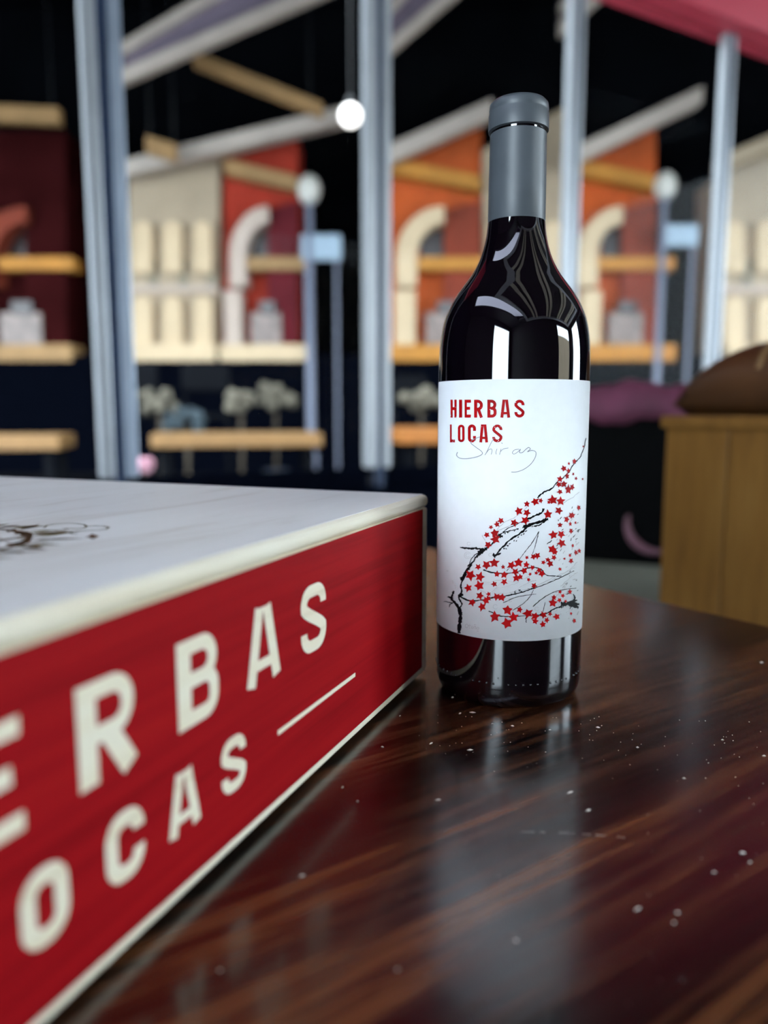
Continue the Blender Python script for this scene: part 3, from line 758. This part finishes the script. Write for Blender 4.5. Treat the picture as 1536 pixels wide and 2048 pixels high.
# ================================================================== WINE BOTTLE
BC = Vector((.0645, .3893, 0)); BR = .0371
wbt = empty('wine_bottle', BC, 0); tag(wbt, 'dark glass wine bottle with white vine label and grey capsule', 'bottle')
prof = [(.004, .020), (.012, .016), (.022, .008), (.027, .0015), (.0295, 0), (.0325, .0004), (.0350, .0022), (.0364, .0055), (.0369, .010), (.0370, .02), (BR, .09), (BR, .150),
        (.0370, .166), (.0367, .174), (.0359, .181), (.0343, .188), (.0318, .194), (.0285, .1995), (.0248, .2045), (.0212, .2095), (.0182, .215), (.0160, .221), (.0146, .227), (.0138, .234), (.0134, .242), (.0130, .27), (.0128, .286), (.009, .2868)]
def smooth_profile(p, n=4):
    out = []
    for i in range(len(p) - 1):
        p0, p1, p2, p3 = (Vector(p[max(i - 1, 0)]), Vector(p[i]), Vector(p[i + 1]), Vector(p[min(i + 2, len(p) - 1)]))
        for k in range(n):
            t = k / n
            out.append(tuple(.5 * ((2 * p1) + (p2 - p0) * t + (2 * p0 - 5 * p1 + 4 * p2 - p3) * t * t + (3 * p1 - p0 - 3 * p2 + p3) * t ** 3)))
    out.append(p[-1]); return out
MB().lathe(smooth_profile(prof), (0, 0, 0), 128).build('glass_body', 'bottle_glass', wbt, smooth=True)
# stippled beads pressed round the heel
mb = MB()
for i in range(66):
    a = 2 * math.pi * i / 66
    if i % 11 in (3, 9): continue
    mb.ball((.0370 * math.cos(a), .0370 * math.sin(a), .0135), .0006, 6, 4)
mb.build('heel_beads', 'bottle_glass', wbt, smooth=True)
cap = [(.01372, .2290), (.01385, .2292), (.01375, .25), (.01345, .2735), (.01350, .2740), (.01285, .2744), (.01285, .2752), (.01430, .2756), (.01440, .2765), (.01430, .2830), (.01395, .2838), (.01395, .2845), (.01415, .2850), (.01385, .2875), (.0125, .2889), (.009, .2893), (.001, .2893)]
co = MB().lathe(cap, (0, 0, 0), 96).build('capsule', 'capsule_foil', wbt, smooth=True)
es = co.modifiers.new('edges', 'EDGE_SPLIT'); es.split_angle = math.radians(50)
# wrap-around paper label
FA = math.atan2(-BC.y, -BC.x)                      # azimuth towards the photographer
LZ0, LZ1 = .0352, .1572
RL = BR + .00022
half = math.radians(81)
def lab(a, z, off=0.0): return ((RL + off) * math.cos(a), (RL + off) * math.sin(a), z)
mb = MB(); na = 64; cr = .0022
cols = [-half + 2 * half * i / na for i in range(na + 1)]
# rounded corners: trim z range near both ends
vs = []; fs = []
ea = cr / RL
angs = sorted(set([-half + ea * (1 - math.cos(math.pi / 2 * i / 5)) for i in range(6)] + [half - ea * (1 - math.cos(math.pi / 2 * i / 5)) for i in range(6)] + [c for c in cols if abs(c) < half - ea]))
for a in angs:
    d = max(0, abs(a) - (half - ea)) * RL
    cut = cr - math.sqrt(max(0, cr * cr - d * d))
    for z in (LZ0 + cut, LZ1 - cut): vs.append(lab(FA + a, z))
for i in range(len(angs) - 1): fs.append((2 * i, 2 * i + 2, 2 * i + 3, 2 * i + 1))
lo = mb.add(vs, fs).build('label', 'label_paper', wbt, smooth=True, recalc=False)
sd = lo.modifiers.new('thick', 'SOLIDIFY'); sd.thickness = .00015; sd.offset = -1

def cyl(x, y, off=.00012):
    """picture point -> point on the label surface (local to the bottle)"""
    r = ray(x, y); o = Vector((0, 0, H)); c = BC; R = RL + off
    dx, dy = r.x, r.y; ox, oy = o.x - c.x, o.y - c.y
    A = dx * dx + dy * dy; B = 2 * (ox * dx + oy * dy); Cq = ox * ox + oy * oy - R * R
    D = B * B - 4 * A * Cq
    t = (-B - math.sqrt(max(D, 0))) / (2 * A)
    p = o + r * t
    return (p.x - c.x, p.y - c.y, p.z)
Z4 = lambda x, y: (860 + x * .22135, 740 + y * .22135)
Z5 = lambda x, y: (860 + x * .22135, 1000 + y * .22135)
q4 = lambda x, y: cyl(*Z4(x, y))
q5 = lambda x, y: cyl(*Z5(x, y))
# red title
mb = MB()
def word4(chars, y0, y1, t, th):
    for ch_, xa, xb in chars:
        put_glyph(mb, ch_, xa, 0, xb - xa, y1 - y0, min(t, (xb - xa) * (.36 if ch_ != 'I' else 1)), lambda x, y, l: cyl(*Z4(x, y1 - y), .00010 + l), th)
word4([('H', 185, 240), ('I', 262, 290), ('E', 312, 370), ('R', 398, 478), ('B', 518, 602), ('A', 635, 725), ('S', 762, 855)], 268, 430, 28, 27)
word4([('L', 180, 225), ('O', 252, 312), ('C', 342, 415), ('A', 445, 525), ('S', 562, 655)], 492, 654, 27, 26)
mb.build('title_lettering', 'print_red', lo, recalc=False)
mb = MB()     # worn chips in the stamped title
for i in range(46):
    if random.random() < .55: x, y = random.uniform(185, 850), random.choice((random.uniform(268, 300), random.uniform(395, 432), random.uniform(300, 400)))
    else: x, y = random.uniform(180, 650), random.choice((random.uniform(490, 520), random.uniform(620, 655), random.uniform(520, 620)))
    s = random.uniform(2, 7); n_ = 5; a0 = random.uniform(0, 6)
    polyg(mb, [(x + s * random.uniform(.5, 1.4) * math.cos(a0 + k * 1.256), y + s * random.uniform(.4, 1) * math.sin(a0 + k * 1.256)) for k in range(n_)], lambda x, y: cyl(*Z4(x, y), .00024))
mb.build('title_wear', 'label_paper', lo, recalc=False)
def spl(pts, n=5):
    out = []
    for i in range(len(pts) - 1):
        p0, p1, p2, p3 = [Vector(pts[j]) for j in (max(i - 1, 0), i, i + 1, min(i + 2, len(pts) - 1))]
        for k in range(n):
            t = k / n
            out.append(tuple(.5 * ((2 * p1) + (p2 - p0) * t + (2 * p0 - 5 * p1 + 4 * p2 - p3) * t * t + (3 * p1 - p0 - 3 * p2 + p3) * t ** 3)))
    out.append(tuple(pts[-1])); return out
# handwritten variety name
f19 = lambda x, y: cyl(*Z4(x, y), .00026)
mb = MB()
for st, w_ in [([(452, 604), (420, 614), (380, 636), (370, 660), (415, 698), (462, 732), (472, 758), (430, 782), (340, 800), (270, 796), (240, 770), (250, 742)], 5),
               ([(582, 612), (552, 658), (515, 735), (496, 768)], 4), ([(500, 762), (530, 722), (556, 714), (560, 735), (552, 764)], 4), ([(606, 712), (596, 740), (598, 762)], 4), ([(646, 656), (654, 666)], 5),
               ([(642, 712), (628, 765)], 4), ([(634, 740), (662, 714), (708, 704)], 4), ([(806, 716), (765, 722), (744, 746), (760, 760), (795, 738), (818, 714)], 4), ([(818, 714), (808, 745), (836, 744), (862, 720), (890, 700), (906, 714), (882, 738), (920, 726), (956, 742), (950, 790), (910, 850), (850, 896), (785, 920), (735, 922)], 5)]:
    ribbon(mb, spl(st), w_, f19)
mb.build('script_lettering', 'print_grey', lo, recalc=False)
# vine: black branches
mb = MB(); mg = MB()
def br(pts, w0, w1, f=q5, tgt=None, rough=4.0):
    P = spl(pts, 6); n_ = len(P); tgt = tgt or mb
    P = [(x + random.uniform(-rough, rough), y + random.uniform(-rough, rough)) for x, y in P]
    ribbon(tgt, P, [1.35 * (w0 + (w1 - w0) * i / n_) * random.uniform(.6, 1.4) for i in range(n_)], f)
br([(262, 1205), (266, 1130), (276, 1040), (258, 975), (222, 925), (192, 890), (205, 850), (217, 822)], 24, 10, rough=2)
br([(276, 1040), (262, 980), (240, 940)], 26, 14, rough=2)
br([(200, 890), (178, 876), (160, 880)], 14, 4); br([(215, 925), (180, 945), (172, 965)], 7, 4); br([(205, 930), (165, 925), (122, 918)], 6, 4)
br([(268, 975), (288, 940), (266, 900), (262, 868), (286, 830), (278, 770), (305, 700), (320, 650)], 9, 14, rough=2)
br([(262, 868), (300, 855)], 22, 6)
br([(275, 710), (310, 680), (345, 620), (375, 585)], 22, 10); br([(330, 640), (400, 540), (440, 490), (470, 450)], 9, 9); br([(345, 600), (385, 520), (445, 470)], 6, 6)
br([(440, 480), (490, 450), (520, 430)], 30, 10); br([(480, 445), (400, 437), (340, 436), (275, 428)], 15, 8)
br([(500, 440), (560, 395), (610, 330), (650, 300), (750, 270), (800, 262)], 8, 6); br([(620, 320), (650, 335)], 22, 12)
br([(575, 505), (605, 495), (640, 480)], 22, 6); br([(590, 500), (660, 420), (740, 350), (830, 290), (890, 235), (960, 205)], 10, 14); br([(840, 240), (930, 215), (1000, 195), (1065, 172)], 16, 16); br([(940, 240), (1000, 220), (1050, 180)], 10, 6)
br([(840, 188), (920, 155), (1005, 115), (1030, 75)], 9, 14); br([(650, 290), (740, 240), (840, 190)], 4, 5); br([(600, 270), (680, 200), (780, 150), (880, 60)], 3, 4, tgt=mg)
br([(480, 630), (600, 662), (760, 655), (860, 622), (930, 606)], 8, 6, rough=2); br([(930, 606), (1000, 625), (1060, 682), (1190, 688)], 7, 4, rough=2)
br([(270, 870), (350, 908), (450, 906), (560, 884), (660, 872), (770, 850), (870, 822), (930, 800), (1050, 758), (1180, 700), (1300, 640)], 9, 4, rough=2)
br([(590, 845), (750, 832), (820, 782), (900, 742), (960, 725)], 4, 3, tgt=mg, rough=2); br([(930, 962), (1000, 902), (1080, 852), (1160, 820), (1320, 795)], 5, 4, rough=2); br([(660, 930), (760, 885), (860, 862), (960, 850)], 4, 3, rough=2)
br([(530, 1005), (560, 1015), (620, 1046), (720, 1052), (870, 1046), (960, 1042)], 6, 5, rough=2); br([(960, 1042), (1060, 1020), (1130, 980), (1200, 955), (1260, 935), (1345, 940)], 6, 16)
br([(1180, 955), (1230, 935), (1290, 950), (1345, 975)], 30, 16); br([(1300, 855), (1305, 900), (1270, 960)], 10, 22); br([(1240, 930), (1330, 900)], 18, 8)
br([(800, 545), (850, 480), (920, 390), (985, 285)], 3, 5, rough=2); br([(925, 490), (955, 400), (980, 300)], 3, 4, rough=2); br([(745, 1000), (850, 930), (905, 870), (935, 812)], 4, 3, rough=2); br([(1020, 1010), (1040, 925)], 3, 3, rough=1); br([(690, 640), (730, 595)], 4, 3)
br([(865, 1060), (870, 1110)], 6, 3); br([(1060, 400), (1100, 365)], 4, 6)
br([(970, 1155), (1020, 1110), (1100, 1070), (1150, 1012), (1230, 950), (1300, 850), (1370, 760), (1412, 615)], 9, 4, f=q4); br([(1150, 1230), (1260, 1170), (1350, 1100)], 4, 3, f=q4, tgt=mg); br([(1010, 1120), (1040, 1095)], 14, 5, f=q4)
br([(560, 1470), (640, 1440), (780, 1380)], 4, 4, f=q4, tgt=mg); br([(470, 1490), (500, 1545)], 4, 3, f=q4, tgt=mg)
br([(200, 728), (225, 770), (245, 800)], 8, 6, tgt=mg); br([(150, 642), (165, 640)], 3, 2, tgt=mg)
br([(400, 720), (520, 745), (640, 720), (760, 740), (900, 690)], 3, 3, tgt=mg); br([(590, 800), (700, 780), (800, 740)], 3, 3, tgt=mg); br([(700, 840), (900, 800), (1080, 720), (1200, 660), (1310, 610)], 3, 3, tgt=mg)
br([(560, 830), (620, 770), (700, 700)], 3, 3, tgt=mg); br([(340, 780), (420, 800), (520, 850)], 3, 3, tgt=mg); br([(1100, 720), (1250, 640), (1330, 560)], 3, 3, tgt=mg); br([(1180, 780), (1270, 700), (1330, 650)], 3, 3, tgt=mg)
for i in range(70):          # broken twigs and fragments at the wrapped edge
    x, y = random.uniform(1130, 1355), random.uniform(60, 1080); x = min(x, 1375 - .03 * y)
    a = random.uniform(-1.4, -.3); l = random.uniform(10, 34)
    br([(x, y), (x + l * math.cos(a), y + l * math.sin(a))], 4, 3, tgt=random.choice((mb, mg, mg)), rough=1)
for i in range(60):          # bark dashes along the heavy boughs
    t = random.random(); bx = random.choice(([(590, 500), (960, 205)], [(640, 310), (1060, 175)], [(330, 640), (480, 440)], [(560, 890), (930, 800)]))
    x = bx[0][0] + (bx[1][0] - bx[0][0]) * t + random.uniform(-14, 14); y = bx[0][1] + (bx[1][1] - bx[0][1]) * t + random.uniform(-14, 14)
    br([(x, y), (x + random.uniform(6, 18), y - random.uniform(0, 12))], 7, 3, rough=2)
mb.build('vine_branches', 'print_black', lo, recalc=False)
for cx_, cy_, r_ in ((340, 500, 30), (340, 500, 16), (350, 395, 15), (590, 965, 20), (545, 495, 14), (965, 985, 18), (725, 905, 16)):
    ribbon(mg, arc(cx_, cy_, r_, r_, 20, 330, 16), 2.5, q5)
# season name, hand lettered
for st in ([arc(332, 1138, 15, 16, 0, 360, 14), [(358, 1120), (356, 1158), (364, 1162)], [(348, 1134), (372, 1136)], arc(382, 1150, 9, 10, 0, 360, 10), [(398, 1164), (400, 1142), (412, 1142), (414, 1166)], [(398, 1130), (406, 1126), (414, 1130)], arc(432, 1158, 10, 10, 0, 360, 10), [(276, 1158), (440, 1186)]]):
    ribbon(mg, st, 3, q5)
mg.build('fine_twigs', 'print_pale', lo, recalc=False)
# red star-shaped vine leaves
S4 = [(1305, 825, 22), (1255, 845, 12), (1210, 890, 22), (1252, 910, 18), (1240, 960, 22), (1175, 985, 22), (1210, 1030, 24), (1165, 1035, 22), (1250, 1080, 34), (1285, 1060, 24), (1175, 1100, 20), (1110, 1175, 34), (1180, 1185, 30), (1075, 1195, 14),
      (1000, 1180, 18), (950, 1190, 30), (875, 1210, 22), (800, 1275, 30), (875, 1290, 28), (1065, 1305, 32), (1165, 1270, 28), (860, 1360, 30), (760, 1380, 28), (640, 1362, 24), (605, 1395, 22), (550, 1420, 16), (512, 1490, 22), (585, 1475, 34), (590, 1530, 34),
      (525, 1580, 28), (1275, 1315, 26), (1235, 1350, 26), (1175, 1400, 20), (1268, 1390, 16), (1275, 1455, 22), (1115, 1490, 32), (1185, 1485, 28), (1190, 1565, 30), (1105, 1620, 34), (1295, 940, 12), (1320, 980, 14), (1380, 985, 10), (1345, 1245, 18), (1315, 1380, 12), (1290, 1585, 12), (1385, 690, 9)]
S5 = [(435, 605, 22), (510, 588, 34), (580, 568, 34), (365, 680, 38), (450, 695, 34), (345, 795, 28), (445, 775, 36), (605, 670, 24), (670, 675, 28), (660, 605, 16), (735, 590, 30), (800, 565, 34), (870, 585, 24), (875, 520, 14), (935, 512, 22), (970, 503, 24),
      (770, 650, 26), (850, 640, 26), (925, 610, 18), (985, 635, 20), (1010, 665, 26), (960, 660, 14), (905, 670, 12), (670, 740, 24), (580, 760, 22), (780, 705, 28), (815, 695, 22), (890, 720, 14), (940, 775, 22), (1065, 540, 18), (1085, 575, 26), (1025, 565, 16),
      (1120, 520, 20), (1175, 625, 14), (1275, 550, 22), (1265, 500, 14), (1320, 475, 20), (1350, 460, 18), (1215, 530, 10), (1290, 415, 12), (450, 865, 28), (530, 850, 18), (380, 925, 28), (505, 910, 28), (470, 965, 30), (600, 875, 26), (650, 880, 30), (525, 890, 22),
      (700, 995, 38), (585, 1055, 38), (755, 1060, 36), (695, 1115, 42), (810, 990, 22), (885, 1025, 36), (950, 1050, 30), (950, 1095, 24), (1025, 1040, 26), (1020, 1125, 24), (1055, 1085, 20), (1085, 1030, 16), (1145, 1055, 26), (1110, 930, 32), (1120, 880, 20), (1170, 905, 18),
      (1175, 830, 14), (1200, 865, 16), (1265, 830, 20), (1275, 1025, 12), (1305, 1090, 18), (1225, 915, 12), (1130, 470, 22), (1290, 140, 22), (1345, 70, 18)]
mb = MB()
for lst, zz in ((S4, Z4), (S5, Z5)):
    for x, y, s in lst:
        a0 = random.uniform(0, 1.25); pts = []
        sq = .75 if x > 1230 else 1.0
        for k in range(10):
            r_ = s * 1.38 * (random.uniform(.85, 1.15) if k % 2 == 0 else .52)
            pts.append((x + sq * r_ * math.cos(a0 + k * math.pi / 5), y + r_ * math.sin(a0 + k * math.pi / 5)))
        f21 = lambda X, Y, zz=zz: cyl(*zz(X, Y), .00022)
        o_ = len(mb.v); mb.v += [Vector(f21(x, y))] + [Vector(f21(*p)) for p in pts]
        mb.f += [(o_, o_ + 1 + k, o_ + 1 + (k + 1) % 10) for k in range(10)]
mb.build('vine_leaves', 'print_red', lo, recalc=False)
